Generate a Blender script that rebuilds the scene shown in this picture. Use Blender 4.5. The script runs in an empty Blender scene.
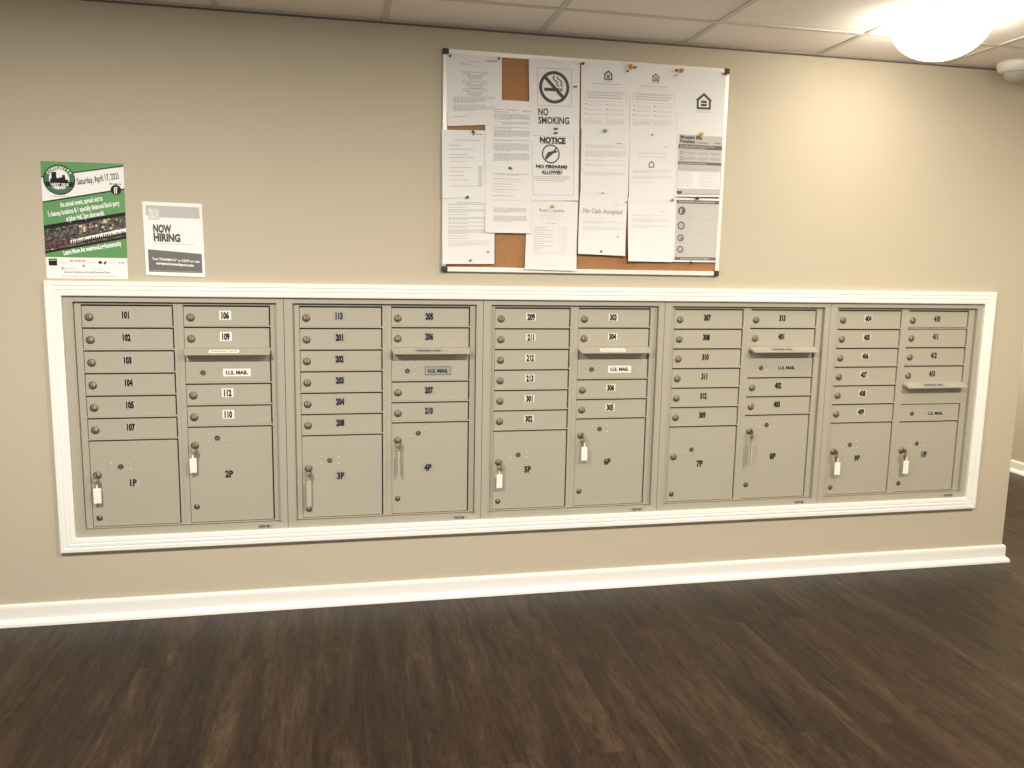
import bpy, bmesh, math, random
from mathutils import Vector, Matrix
IN = 0.0254            # everything below is measured in inches and stored in metres
C = bpy.context.scene.collection
S = bpy.context.scene
rnd = random.Random(7)

# ------------------------------------------------------------------ camera
cam = bpy.data.objects.new('camera', bpy.data.cameras.new('camera')); C.objects.link(cam)
R_, U_, F_ = Vector((0.9787033, -0.20447966, 0.01810853)), Vector((0.01189277, 0.14454521, 0.98942673)), Vector((0.20493514, 0.96813984, -0.1438987))
cam.matrix_world = Matrix(((R_.x, U_.x, -F_.x, 39.354*IN), (R_.y, U_.y, -F_.y, -131.992*IN), (R_.z, U_.z, -F_.z, 55.682*IN), (0, 0, 0, 1)))
cam.data.sensor_width = 36.0; cam.data.lens = 826.58/1024*36.0
cam.data.clip_start = 0.05
S.camera = cam

# ------------------------------------------------------------------ world, exposure
w = bpy.data.worlds.new('world'); S.world = w; w.use_nodes = True
w.node_tree.nodes['Background'].inputs[0].default_value = (1.0, 0.965, 0.90, 1)
w.node_tree.nodes['Background'].inputs[1].default_value = 0.80
vs = S.view_settings; vs.view_transform = 'Standard'; vs.look = 'None'; vs.gamma = 1; vs.use_curve_mapping = False
vs.exposure = 0.08
# ceiling lamps: x, y, watts, colour  (each is built as a fixture further down; the last is added to brighten the corridor wall)
LAMPS = [(2, -76, 84, (1.0, 0.965, 0.88)), (82, -78, 64, (1.0, 0.935, 0.83)), (160, -72, 60, (1.0, 0.90, 0.75)), (196, 55, 74, (1.0, 0.87, 0.64))]
DOME = (124.0, -23.0, 25.0, (1.0, 0.94, 0.83))

# ------------------------------------------------------------------ materials
def mat(name, col, rough=0.5, metal=0.0, spec=0.5, emit=None, es=0.0):
    m = bpy.data.materials.new(name); m.use_nodes = True
    b = m.node_tree.nodes['Principled BSDF']
    b.inputs['Base Color'].default_value = (*col, 1); b.inputs['Roughness'].default_value = rough
    b.inputs['Metallic'].default_value = metal; b.inputs['Specular IOR Level'].default_value = spec
    if emit: b.inputs['Emission Color'].default_value = (*emit, 1); b.inputs['Emission Strength'].default_value = es
    return m
def nodes(m): return m.node_tree.nodes, m.node_tree.links, m.node_tree.nodes['Principled BSDF']
def bumpy(m, scale, strength, dist=0.002, detail=2, colvar=0.0):
    N, L, b = nodes(m)
    tc = N.new('ShaderNodeTexCoord'); n = N.new('ShaderNodeTexNoise'); n.inputs['Scale'].default_value = scale; n.inputs['Detail'].default_value = detail
    bp = N.new('ShaderNodeBump'); bp.inputs['Strength'].default_value = strength; bp.inputs['Distance'].default_value = dist
    L.new(tc.outputs['Object'], n.inputs['Vector']); L.new(n.outputs['Fac'], bp.inputs['Height']); L.new(bp.outputs['Normal'], b.inputs['Normal'])
    if colvar:
        c = list(b.inputs['Base Color'].default_value)
        r = N.new('ShaderNodeValToRGB'); L.new(n.outputs['Fac'], r.inputs[0])
        r.color_ramp.elements[0].position = 0.3; r.color_ramp.elements[1].position = 0.7
        r.color_ramp.elements[0].color = [x*(1-colvar) for x in c[:3]]+[1]; r.color_ramp.elements[1].color = [min(1, x*(1+colvar)) for x in c[:3]]+[1]
        L.new(r.outputs[0], b.inputs['Base Color'])
    return m
M = {}
M['wall'] = bumpy(mat('beige_wall_paint', (0.508, 0.446, 0.338), 0.75, spec=0.25), 260, 0.25, 0.001, 3)
M['trim'] = mat('white_trim_paint', (0.84, 0.825, 0.775), 0.35)
M['metal'] = bumpy(mat('sandstone_powder_coat', (0.395, 0.363, 0.288), 0.48, spec=0.4), 500, 0.12, 0.0006, 2, 0.02)
M['trim_bump'] = mat('pale_rivet', (0.50, 0.47, 0.385), 0.35)
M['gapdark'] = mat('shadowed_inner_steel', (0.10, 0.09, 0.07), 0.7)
M['lock'] = mat('worn_nickel', (0.21, 0.18, 0.14), 0.52, 0.6)
M['lockdark'] = mat('dark_lock_steel', (0.10, 0.085, 0.07), 0.4, 0.5)
M['ink'] = mat('black_ink', (0.012, 0.012, 0.012), 0.6, spec=0.2)
M['ink_soft'] = mat('dark_grey_ink', (0.085, 0.08, 0.075), 0.7, spec=0.2)
M['ink_mid'] = mat('grey_ink', (0.42, 0.40, 0.38), 0.7, spec=0.2)
M['ink_pale'] = mat('pale_grey_ink', (0.60, 0.575, 0.545), 0.7, spec=0.2)
M['greyfill'] = mat('light_grey_print', (0.52, 0.49, 0.455), 0.7, spec=0.2)
M['greyband'] = mat('dark_grey_print', (0.155, 0.14, 0.13), 0.7, spec=0.2)
M['paper'] = mat('white_paper', (0.75, 0.735, 0.72), 0.7, spec=0.2)
M['sticker'] = mat('white_sticker', (0.82, 0.79, 0.72), 0.45)
M['clear'] = mat('clear_sticker', (0.42, 0.395, 0.33), 0.35)
M['greysticker'] = mat('grey_sticker', (0.34, 0.33, 0.30), 0.4)
M['cream'] = mat('offwhite_sticker', (0.72, 0.68, 0.59), 0.45)
M['halo'] = mat('cream_sticker', (0.60, 0.55, 0.45), 0.45)
M['plate'] = mat('grey_metal_plate', (0.36, 0.35, 0.32), 0.35, 0.3)
M['alu'] = mat('brushed_aluminium_frame', (0.80, 0.77, 0.71), 0.32, 0.25)
M['black'] = mat('black_plastic', (0.025, 0.022, 0.02), 0.45)
M['cork'] = bumpy(mat('cork', (0.36, 0.185, 0.085), 0.9, spec=0.1), 320, 0.4, 0.001, 4, 0.22)
M['green'] = mat('green_print', (0.085, 0.27, 0.075), 0.5)
M['darkgreen'] = mat('dark_green_print', (0.03, 0.13, 0.05), 0.5)
M['white'] = mat('white_print', (0.83, 0.81, 0.78), 0.55)
M['silver'] = mat('silver_print', (0.47, 0.45, 0.43), 0.5)
M['logo_grey'] = mat('logo_grey_print', (.60, .58, .54), .5)
M['char'] = mat('charcoal_print', (0.13, 0.12, 0.11), 0.5)
M['redprint'] = mat('red_print', (0.5, 0.08, 0.05), 0.5)
M['blueprint'] = mat('blue_print', (0.12, 0.25, 0.5), 0.5)
M['tag'] = mat('white_plastic_tag', (0.85, 0.83, 0.78), 0.4)
M['tagline'] = mat('tag_writing', (0.72, 0.70, 0.66), 0.5)
M['tagbeige'] = mat('beige_plastic_tag', (0.56, 0.50, 0.40), 0.4)
M['brass'] = mat('brass_key', (0.30, 0.225, 0.13), 0.5, 0.7)
M['whiteplastic'] = mat('white_plastic', (0.80, 0.77, 0.70), 0.4)
M['smoke'] = mat('smoked_dome', (0.42, 0.40, 0.34), 0.15)
for k, c in dict(pin_brown=(0.08, 0.03, 0.02), pin_green=(0.05, 0.12, 0.05), pin_black=(0.02, 0.02, 0.02), pin_red=(0.38, 0.03, 0.03), pin_lime=(0.30, 0.42, 0.10),
                 pin_orange=(0.75, 0.36, 0.08), pin_yellow=(0.80, 0.55, 0.15), pin_maroon=(0.20, 0.02, 0.05), pin_grey=(0.25, 0.24, 0.23)).items():
    M[k] = mat(k+'_plastic', c, 0.3)
for k, c in dict(c_black=(.012, .011, .014), c_navy=(.03, .035, .055), c_brown=(.11, .065, .04), c_grey=(.16, .14, .13), c_tan=(.36, .26, .15), c_cream=(.62, .55, .44), c_red=(.22, .04, .04), c_olive=(.10, .10, .05)).items(): M[k] = mat(k[2:]+'_print', c, .5)
# photo strip printed on the poster
m = mat('collage_print', (0.2, 0.15, 0.12), 0.5); N, L, b = nodes(m)
tc = N.new('ShaderNodeTexCoord'); mp = N.new('ShaderNodeMapping'); mp.inputs['Scale'].default_value = (55, 55, 120); n = N.new('ShaderNodeTexNoise'); n.inputs['Scale'].default_value = 1; n.inputs['Detail'].default_value = 3
r = N.new('ShaderNodeValToRGB'); r.color_ramp.elements[0].position = 0.38; r.color_ramp.elements[0].color = (0.012, 0.01, 0.012, 1); r.color_ramp.elements[1].position = 0.72; r.color_ramp.elements[1].color = (0.75, 0.66, 0.5, 1)
e = r.color_ramp.elements.new(0.5); e.color = (0.05, 0.035, 0.03, 1); e = r.color_ramp.elements.new(0.62); e.color = (0.22, 0.15, 0.08, 1)
L.new(tc.outputs['Object'], mp.inputs[0]); L.new(mp.outputs[0], n.inputs['Vector']); L.new(n.outputs['Fac'], r.inputs[0]); L.new(r.outputs[0], b.inputs['Base Color']); M['collage'] = m
# ceiling tile: fine speckle and pinholes
M['tile'] = bumpy(mat('acoustic_tile', (0.90, 0.83, 0.75), 0.9, spec=0.1), 420, 0.6, 0.001, 4, 0.05)
M['shadow_line'] = mat('painted_shadow_line', (0.13, 0.11, 0.085), 0.8)  # dark colour painting the shadow line where wall meets ceiling
M['tee'] = mat('ceiling_grid_paint', (0.62, 0.57, 0.50), 0.5)
# floor: dark wood-look planks running away from the mailbox wall
m = mat('dark_wood_plank', (0.05, 0.03, 0.02), 0.46, spec=0.20); N, L, b = nodes(m)
tc = N.new('ShaderNodeTexCoord'); sp = N.new('ShaderNodeSeparateXYZ'); cb = N.new('ShaderNodeCombineXYZ')
L.new(tc.outputs['Object'], sp.inputs[0]); L.new(sp.outputs['Y'], cb.inputs['X']); L.new(sp.outputs['X'], cb.inputs['Y'])
br = N.new('ShaderNodeTexBrick'); L.new(cb.outputs[0], br.inputs['Vector']); br.offset = 0.37; br.offset_frequency = 2
br.inputs['Scale'].default_value = 1.0; br.inputs['Brick Width'].default_value = 1.22; br.inputs['Row Height'].default_value = 0.152
br.inputs['Mortar Size'].default_value = 0.0012; br.inputs['Mortar Smooth'].default_value = 0.3; br.inputs['Bias'].default_value = 0.0
br.inputs['Color1'].default_value = (0.0, 0.0, 0.0, 1); br.inputs['Color2'].default_value = (1, 1, 1, 1); br.inputs['Mortar'].default_value = (0.3, 0.3, 0.3, 1)
bw = N.new('ShaderNodeSeparateColor'); L.new(br.outputs['Color'], bw.inputs[0])
# grain coordinates: shifted per plank, stretched along the plank
sh = N.new('ShaderNodeMath'); sh.operation = 'MULTIPLY'; sh.inputs[1].default_value = 6.3; L.new(bw.outputs[0], sh.inputs[0])
cb2 = N.new('ShaderNodeCombineXYZ'); L.new(sp.outputs['X'], cb2.inputs['X']); L.new(sp.outputs['Y'], cb2.inputs['Y']); L.new(sh.outputs[0], cb2.inputs['Z'])
def noise(scale, vec, detail=4, rough=0.55, dist=0.0):
    mp = N.new('ShaderNodeMapping'); mp.inputs['Scale'].default_value = vec; L.new(cb2.outputs[0], mp.inputs[0])
    n = N.new('ShaderNodeTexNoise'); n.inputs['Scale'].default_value = scale; n.inputs['Detail'].default_value = detail; n.inputs['Roughness'].default_value = rough; n.inputs['Distortion'].default_value = dist
    L.new(mp.outputs[0], n.inputs['Vector']); return n.outputs['Fac']
def ramp(fac, stops):
    r = N.new('ShaderNodeValToRGB'); el = r.color_ramp.elements
    while len(el) < len(stops): el.new(0.5)
    for e, (p, c) in zip(el, stops): e.position = p; e.color = (*c, 1)
    L.new(fac, r.inputs[0]); return r.outputs[0]
def mix(a, b_, f, mode='MIX'):
    x = N.new('ShaderNodeMix'); x.data_type = 'RGBA'; x.blend_type = mode
    if hasattr(f, 'links'): L.new(f, x.inputs[0])
    else: x.inputs[0].default_value = f
    for s, v in ((6, a), (7, b_)):
        if hasattr(v, 'links'): L.new(v, x.inputs[s])
        else: x.inputs[s].default_value = (*v, 1)
    return x.outputs[2]
base = ramp(noise(1.0, (13, 1.3, 1), 6, 0.62, 0.6), [(0.28, (0.013, 0.0072, 0.0044)), (0.50, (0.027, 0.0152, 0.0088)), (0.76, (0.056, 0.035, 0.0195))])
per = ramp(bw.outputs[0], [(0.0, (0.80, 0.80, 0.82)), (1.0, (1.12, 1.08, 1.04))])
c1 = mix(base, per, 1.0, 'MULTIPLY')
streak = ramp(noise(1.0, (150, 7, 1), 4, 0.7, 0.8), [(0.60, (0, 0, 0)), (0.80, (1, 1, 1))])
c2 = mix(c1, (0.10, 0.066, 0.042), ramp(noise(1.0, (70, 4.5, 2), 4, 0.65, 1.5), [(0.60, (0, 0, 0)), (0.85, (0.22, 0.22, 0.22))]))
c2 = mix(c2, ramp(noise(1.0, (38, 6.5, 3), 5, 0.7, 2.2), [(0.34, (0.55, 0.55, 0.55)), (0.52, (1, 1, 1)), (0.70, (1.55, 1.50, 1.42))]), 1.0, 'MULTIPLY')
c3 = mix(c2, (0.014, 0.009, 0.006), br.outputs['Fac'])
L.new(c3, b.inputs['Base Color'])
bp = N.new('ShaderNodeBump'); bp.inputs['Strength'].default_value = 0.25; bp.inputs['Distance'].default_value = 0.001
L.new(noise(1.0, (300, 14, 1), 3), bp.inputs['Height']); L.new(bp.outputs[0], b.inputs['Normal'])
L.new(ramp(noise(1.0, (60, 5, 1), 3), [(0.3, (0.30,)*3), (0.7, (0.46,)*3)]), b.inputs['Roughness'])
M['floor'] = m

# ------------------------------------------------------------------ mesh building
_txt = {}
def text_geo(s, bold=0.0, spacing=1.0):
    k = (s, bold, spacing)
    if k not in _txt:
        cu = bpy.data.curves.new('t', 'FONT'); cu.body = s; cu.size = 1; cu.resolution_u = 2; cu.offset = bold; cu.space_character = spacing
        o = bpy.data.objects.new('t', cu); C.objects.link(o)
        me = o.to_mesh(); V = [(v.co.x, v.co.y) for v in me.vertices]; Fc = [tuple(p.vertices) for p in me.polygons]
        o.to_mesh_clear(); bpy.data.objects.remove(o); bpy.data.curves.remove(cu)
        if V:
            x0, x1 = min(v[0] for v in V), max(v[0] for v in V); y0 = 0.0
            V = [((v[0]-x0), v[1]-y0) for v in V]; _txt[k] = (V, Fc, x1-x0)
        else: _txt[k] = ([], [], 0)
    return _txt[k]

class MB:
    def __init__(s): s.v = []; s.f = []; s.m = []; s.mats = []; s.smooth = []
    def mi(s, name):
        if name not in s.mats: s.mats.append(name)
        return s.mats.index(name)
    def add(s, V, F, mt, sm=False):
        k = len(s.v); i = s.mi(mt); s.v += [tuple(v) for v in V]
        for f in F: s.f.append(tuple(k+j for j in f)); s.m.append(i); s.smooth.append(sm)
    def box(s, x0, x1, y0, y1, z0, z1, mt, bev=0.0):
        if not bev:
            V = [(x0,y0,z0),(x1,y0,z0),(x1,y1,z0),(x0,y1,z0),(x0,y0,z1),(x1,y0,z1),(x1,y1,z1),(x0,y1,z1)]
            s.add(V, [(0,3,2,1),(4,5,6,7),(0,1,5,4),(1,2,6,5),(2,3,7,6),(3,0,4,7)], mt); return
        bm = bmesh.new(); r = bmesh.ops.create_cube(bm, size=1)
        for v in bm.verts: v.co = Vector(((x0+x1)/2+v.co.x*(x1-x0), (y0+y1)/2+v.co.y*(y1-y0), (z0+z1)/2+v.co.z*(z1-z0)))
        bmesh.ops.bevel(bm, geom=bm.edges[:], offset=bev, segments=2, affect='EDGES', profile=0.6)
        bm.verts.index_update(); s.add([v.co[:] for v in bm.verts], [[v.index for v in f.verts] for f in bm.faces], mt); bm.free()
    def lathe(s, c, prof, mt, axis='y', n=24, sm=True):
        # prof: list of (radius, height along axis); closed at ends when radius is 0
        V = []; F = []
        for r_, h in prof:
            for k in range(n):
                a = 2*math.pi*k/n; p, q_ = r_*math.cos(a), r_*math.sin(a)
                if axis == 'y': V.append((c[0]+p, c[1]+h, c[2]+q_))
                elif axis == 'z': V.append((c[0]+p, c[1]+q_, c[2]+h))
                else: V.append((c[0]+h, c[1]+p, c[2]+q_))
        for i in range(len(prof)-1):
            for k in range(n):
                a, b_ = i*n+k, i*n+(k+1) % n; F.append((a, b_, b_+n, a+n))
        F.append(tuple(range(n))); F.append(tuple((len(prof)-1)*n+k for k in range(n)))
        s.add(V, F, mt, sm)
    def torus(s, c, R, r, mt, normal='y', n=20, k=8, tilt=0.0):
        V = []; F = []
        for i in range(n):
            a = 2*math.pi*i/n
            for j in range(k):
                b_ = 2*math.pi*j/k; rr = R+r*math.cos(b_); x, z, y = rr*math.cos(a), rr*math.sin(a), r*math.sin(b_)
                x, y = x*math.cos(tilt)-y*math.sin(tilt), x*math.sin(tilt)+y*math.cos(tilt)
                V.append((c[0]+x, c[1]+y, c[2]+z))
        for i in range(n):
            for j in range(k):
                F.append((i*k+j, ((i+1) % n)*k+j, ((i+1) % n)*k+(j+1) % k, i*k+(j+1) % k))
        s.add(V, F, mt, True)
    def text(s, t, x, y, z, size, mt, xs=1.0, bold=0.0, align='c', spacing=1.0):
        V, F, wd = text_geo(t, bold, spacing); wd *= size*xs
        x0 = x-wd/2 if align == 'c' else x
        s.add([(x0+a*size*xs, y, z+b_*size) for a, b_ in V], F, mt)
    def mesh(s, name, org=(0, 0, 0)):
        me = bpy.data.meshes.new(name)
        me.from_pydata([((a-org[0])*IN, (b_-org[1])*IN, (c-org[2])*IN) for a, b_, c in s.v], [], s.f)
        for mt in s.mats: me.materials.append(M[mt])
        me.polygons.foreach_set('material_index', s.m); me.polygons.foreach_set('use_smooth', s.smooth)
        bm = bmesh.new(); bm.from_mesh(me); bmesh.ops.recalc_face_normals(bm, faces=bm.faces[:]); bm.to_mesh(me); bm.free()
        me.update(); return me

def worldpos(o):
    p = Vector((0, 0, 0))
    while o: p += o.location; o = o.parent
    return p
def place(name, me, at=(0, 0, 0), parent=None):
    o = bpy.data.objects.new(name, me); C.objects.link(o)
    p = Vector(at)*IN
    if parent: o.parent = parent; p -= worldpos(parent)
    o.location = p; return o
def obj(name, b_, parent=None, org=(0, 0, 0)): return place(name, b_.mesh(name, org), org, parent)
def thing(name, at, label, cat, group=None):
    o = bpy.data.objects.new(name, None); C.objects.link(o); o.location = Vector(at)*IN; o.empty_display_size = 0.05
    return tag(o, label, cat, group)
def tag(o, label, cat, group=None):
    o['label'] = label; o['category'] = cat
    if group: o['group'] = group
    return o
def struct(name, b_, label=None):
    o = obj(name, b_); o['kind'] = 'structure'
    if label: o['label'] = label
    return o

# ------------------------------------------------------------------ setting
CZ = 91.33
X1 = 165.5
b = MB(); b.box(-110, 226, -200, 160, -2, 0, 'floor'); struct('floor', b, 'dark brown wood plank floor')
b = MB()
OX0, OX1, OZ0, OZ1 = 0.1, 155.74, 13.35, 49.82
T = 7.0
b.box(-110, OX0, 0, T, 0, CZ+3, 'wall'); b.box(OX1, X1, 0, T, 0, CZ+3, 'wall')
b.box(OX0, OX1, 0, T, 0, OZ0, 'wall'); b.box(OX0, OX1, 0, T, OZ1, CZ+3, 'wall')
struct('wall_back', b, 'beige painted wall holding the mailboxes')
b = MB(); b.box(226, 232, -200, 160, 0, CZ+3, 'wall'); struct('wall_right', b, 'beige corridor wall beyond the corner')
b = MB(); b.box(X1, 226, 160, 166, 0, CZ+3, 'wall'); struct('wall_far', b, 'beige wall at the end of the corridor')
b = MB(); b.box(-116, -110, -200, T, 0, CZ+3, 'wall'); struct('wall_left', b, 'beige wall at the left end')

# ceiling: 24 inch acoustic tiles lying in a tee grid
b = MB(); TX0, TY0 = 22.72, -12.86
xs = [TX0+24*k for k in range(-6, 9)]; ys = [160.0, TY0+24*6] + [TY0+24*k for k in range(5, 0, -1)] + [TY0] + [TY0-24*k for k in range(1, 8)]
ys = sorted(set(round(v, 3) for v in ys))
xe = [-110.0]+[x for x in xs if -110 < x < 226]+[226.0]
ye = [-200.0]+[y for y in ys if -200 < y < 0]+[0.0]
tilebm = b
for i in range(len(xe)-1):
    for j in range(len(ye)-1):
        b.box(xe[i]+.35, xe[i+1]-.35, ye[j]+.35, ye[j+1]-.35, CZ+.12, CZ+.7, 'tile')
b.box(X1+.5, 226, 0.5, 160, CZ+.12, CZ+.7, 'tile')
b.box(-116, 232, -200, 166, CZ+.7, CZ+3, 'tile')
struct('ceiling', b, 'suspended ceiling of off-white acoustic tiles')
b = MB()
for x in xe[1:-1]: b.box(x-.47, x+.47, -200, 0, CZ-.02, CZ+.5, 'tee')
for y in ye[1:-1]: b.box(-110, 226, y-.47, y+.47, CZ-.01, CZ+.5, 'tee')
struct('trim_2', b, 'painted tee grid of the suspended ceiling')
b = MB(); b.box(-110, X1, -.75, 0, CZ-.06, CZ+.02, 'tee'); b.box(-110, X1, -.05, 0, CZ-.30, CZ, 'shadow_line')  # second box is a dark strip standing in for the shade there
struct('trim_3', b, 'thin wall angle with painted shadow line where ceiling meets the mailbox wall')

# baseboards
BP = [(0, 3.25), (-.30, 3.25), (-.46, 3.1), (-.52, 2.75), (-.52, .95), (-.72, .92), (-.98, .72), (-1.14, .40), (-1.18, 0), (0, 0)]
def sweep(b, prof, path, mt):
    # prof: (out, z) ; path: list of (x, y, (ox, oy)) where o is outward mitre direction
    n = len(prof); V = []
    for x, y, o in path:
        for d, z in prof: V.append((x-o[0]*d, y-o[1]*d, z))
    F = []
    for i in range(len(path)-1):
        for j in range(n): F.append((i*n+j, i*n+(j+1) % n, (i+1)*n+(j+1) % n, (i+1)*n+j))
    F.append(tuple(range(n))); F.append(tuple((len(path)-1)*n+j for j in range(n)))
    b.add(V, F, mt)
b = MB(); sweep(b, BP, [(-110, 0, (0, -1)), (X1, 0, (1, -1)), (X1, T, (1, 0))], 'trim'); struct('baseboard_back', b, 'white baseboard with shoe moulding under the mailboxes')
b = MB(); sweep(b, BP, [(226, -200, (-1, 0)), (226, 160, (-1, 0))], 'trim'); struct('baseboard_right', b, 'white baseboard along the corridor wall')

# picture-frame casing around the mailboxes
W_, ZT, ZB, TW = 31.168, 49.925, 13.25, 2.15
prof = [(TW, 0), (TW, -.72), (TW-.10, -.78), (TW-.62, -.78), (TW-.70, -.70), (TW-.82, -.70), (TW-.90, -.74), (TW-1.25, -.74), (TW-1.34, -.67), (TW-1.44, -.67), (TW-1.52, -.70), (.12, -.66), (0, -.60), (0, 0)]
b = MB(); L5 = 5*W_; n = len(prof); V = []
for cx, cz, sx, sz in ((0, ZB, -1, -1), (L5, ZB, 1, -1), (L5, ZT, 1, 1), (0, ZT, -1, 1)):
    for d, y in prof: V.append((cx+sx*d, y, cz+sz*d))
F = []
for i in range(4):
    for j in range(n): F.append((i*n+j, i*n+(j+1) % n, ((i+1) % 4)*n+(j+1) % n, ((i+1) % 4)*n+j))
b.add(V, F, 'trim'); struct('trim_1', b, 'white mitred casing around the row of mailboxes')

# ------------------------------------------------------------------ mailboxes
YF = -0.10      # flange face
YR = 0.45       # face of rails
YD = 0.57       # face of doors
ROWS = [48.60-3.412*k for k in range(11)]
cache = {}
def door_mesh(w_, h, big=False):
    k = ('door', round(w_, 2), round(h, 2))
    if k not in cache:
        b = MB(); b.box(0, w_, YD, YD+.30, 0, h, 'metal', 0.035); cache[k] = b.mesh('door')
    return cache[k]
def lock_mesh(kind):
    if kind not in cache:
        b = MB()
        if kind == 'cam':
            b.lathe((0, YD, 0), [(0.0, .02), (.61, .02), (.62, -.05), (.58, -.09), (.51, -.10), (.47, -.22), (.42, -.27), (0.0, -.27)], 'lock')
            b.box(-.07, .07, YD-.285, YD-.26, -.12, .36, 'lockdark'); b.box(-.34, .34, YD-.278, YD-.25, -.30, -.16, 'lockdark')
        elif kind == 'carrier':
            b.lathe((0, YD, 0), [(0.0, .02), (.40, .02), (.41, -.03), (.36, -.08), (.30, -.06), (0.0, -.05)], 'lockdark')
            b.lathe((0, YD, 0), [(0.0, -.04), (.17, -.04), (.16, -.10), (0.0, -.11)], 'lock', n=16); b.box(-.03, .03, YD-.125, YD-.10, -.09, .09, 'lockdark')
        elif kind == 'plug':
            b.lathe((0, YD, 0), [(0.0, .02), (.44, .02), (.45, -.04), (.40, -.10), (0.0, -.12)], 'lockdark')
            b.box(-.04, .04, YD-.135, YD-.11, -.2, .2, 'lock')
        elif kind == 'bump':
            b.lathe((0, YD, 0), [(0.0, .02), (.16, .02), (.16, -.03), (.11, -.09), (0.0, -.11)], 'trim_bump', n=12)
        cache[kind] = b.mesh(kind)
    return cache[kind]
def label_obj(name, parent, x, z, t, stick, size, w_, h, xs=0.60, bold=0.065, y=YD):
    b = MB()
    if stick: b.box(x-w_/2, x+w_/2, y-.012, y+.01, z-h/2, z+h/2, stick)
    b.text(t, x, y-.018, z-size*.36, size, 'ink', xs, bold)
    return obj(name, b, parent, (x, y, z))
UNITS = [
 dict(left=['101','102','103','104','105','107'], right=['106','109','slot','mail','112','110'], p=('1P','2P'), ls='clear', rs='sticker', ms='sticker', ps=('clear', None)),
 dict(left=['113','201','202','203','204','208'], right=['205','206','slot','mail','207','210'], p=('3P','4P'), ls='greysticker', rs='greysticker', ms='greysticker', ps=('greysticker','greysticker')),
 dict(left=['209','211','212','213','301','302'], right=['303','304','slot','mail','306','305'], p=('5P','6P'), ls='cream', rs='cream', ms='sticker', ps=(None,None)),
 dict(left=['307','308','310','311','312','309'], right=['313','401','slot','mail','402','403'], p=('7P','8P'), ls=None, rs=None, ms='plate', ps=(None,None)),
 dict(left=['404','405','406','407','408','409'], right=['410','411','412','413','slot','blank','mail'], p=('9P','10P'), ls='halo', rs=None, ms='plate', ps=(None,'greysticker')),
]
ULAB = ['tan wall mailbox unit holding boxes 101 to 112 and parcel lockers 1P and 2P',
        'tan wall mailbox unit holding boxes 113 to 210 and parcel lockers 3P and 4P',
        'tan wall mailbox unit holding boxes 209 to 306 and parcel lockers 5P and 6P',
        'tan wall mailbox unit holding boxes 307 to 403 and parcel lockers 7P and 8P',
        'tan wall mailbox unit holding boxes 404 to 413 and parcel lockers 9P and 10P']
KEYS = {}
def cabinet_frame(parent, X):
    b = MB()
    # flange around the doors
    g = .04
    b.box(X+g, X+1.30, YF, 1.15, ZB+.02, ZT-.02, 'metal'); b.box(X+30.10, X+W_-g, YF, 1.15, ZB+.02, ZT-.02, 'metal')
    b.box(X+1.30, X+30.10, YF, 1.15, 49.06, ZT-.02, 'metal'); b.box(X+1.30, X+30.10, YF, 1.15, ZB+.02, 14.30, 'metal')
    # small rounded lip along the flange opening
    for (a, c, d, e) in ((X+1.18, X+1.34, 14.2, 49.1), (X+30.06, X+30.22, 14.2, 49.1)): b.box(a, c, YF-.05, YF+.1, d, e, 'metal')
    obj('flange', b, parent, (X, 0, ZB))
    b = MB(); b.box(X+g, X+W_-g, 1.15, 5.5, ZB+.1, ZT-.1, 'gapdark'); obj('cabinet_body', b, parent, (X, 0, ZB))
    X += DX
    for nm, a, c in (('master_door_frame', X-DX+1.36, X+15.59), ('master_door_frame', X+15.60, X-DX+30.03)):
        b = MB()
        xl, xr = (X+2.28, X+14.90) if a < X+10 else (X+16.45, X+28.95)
        b.box(a, xl, YR, 1.05, 14.42, 48.95, 'metal', .03); b.box(xr+.16, c, YR, 1.05, 14.42, 48.95, 'metal', .03)
        b.box(xl, xr+.16, YR, 1.05, 48.66, 48.86, 'metal'); b.box(xl, xr+.16, YR, 1.05, 14.42, 14.58, 'metal')
        zs = []
        side = 'left' if a < X+10 else 'right'
        for z in RAILS[side]: b.box(xl-.02, xr+.18, YR-.10, 1.05, z, z+.20, 'metal', .04)
        if side == 'right' and not LAST:
            b.box(xl-.02, xr+.18, YR, 1.05, 41.55, 42.1, 'metal')
        if side == 'right' and LAST:
            b.box(xl-.02, xr+.18, YR, 1.05, 31.30, 35.2, 'metal')
        obj(nm, b, parent, (X, 0, ZB))
def mail_door(parent, x0, x1, z0, z1, t, st):
    d = place('mailbox_door', door_mesh(x1-x0, z1-z0), (x0, 0, z0), parent)
    place('lock', lock_mesh('cam'), (x0+.98, 0, z1-1.62), d)
    label_obj('number_label', d, x0+6.0, z1-1.27, t, st, 1.36, *((1.72, 1.38) if st == 'sticker' and X < 50 or st == 'greysticker' else (1.62, 1.22)))
    return d
def four_bumps(d, x, z, dx=1.35, dz=.52):
    for sx in (-1, 1):
        for sz in (-1, 1): place('rivet', lock_mesh('bump'), (x+sx*dx, 0, z+sz*dz), d)
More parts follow.
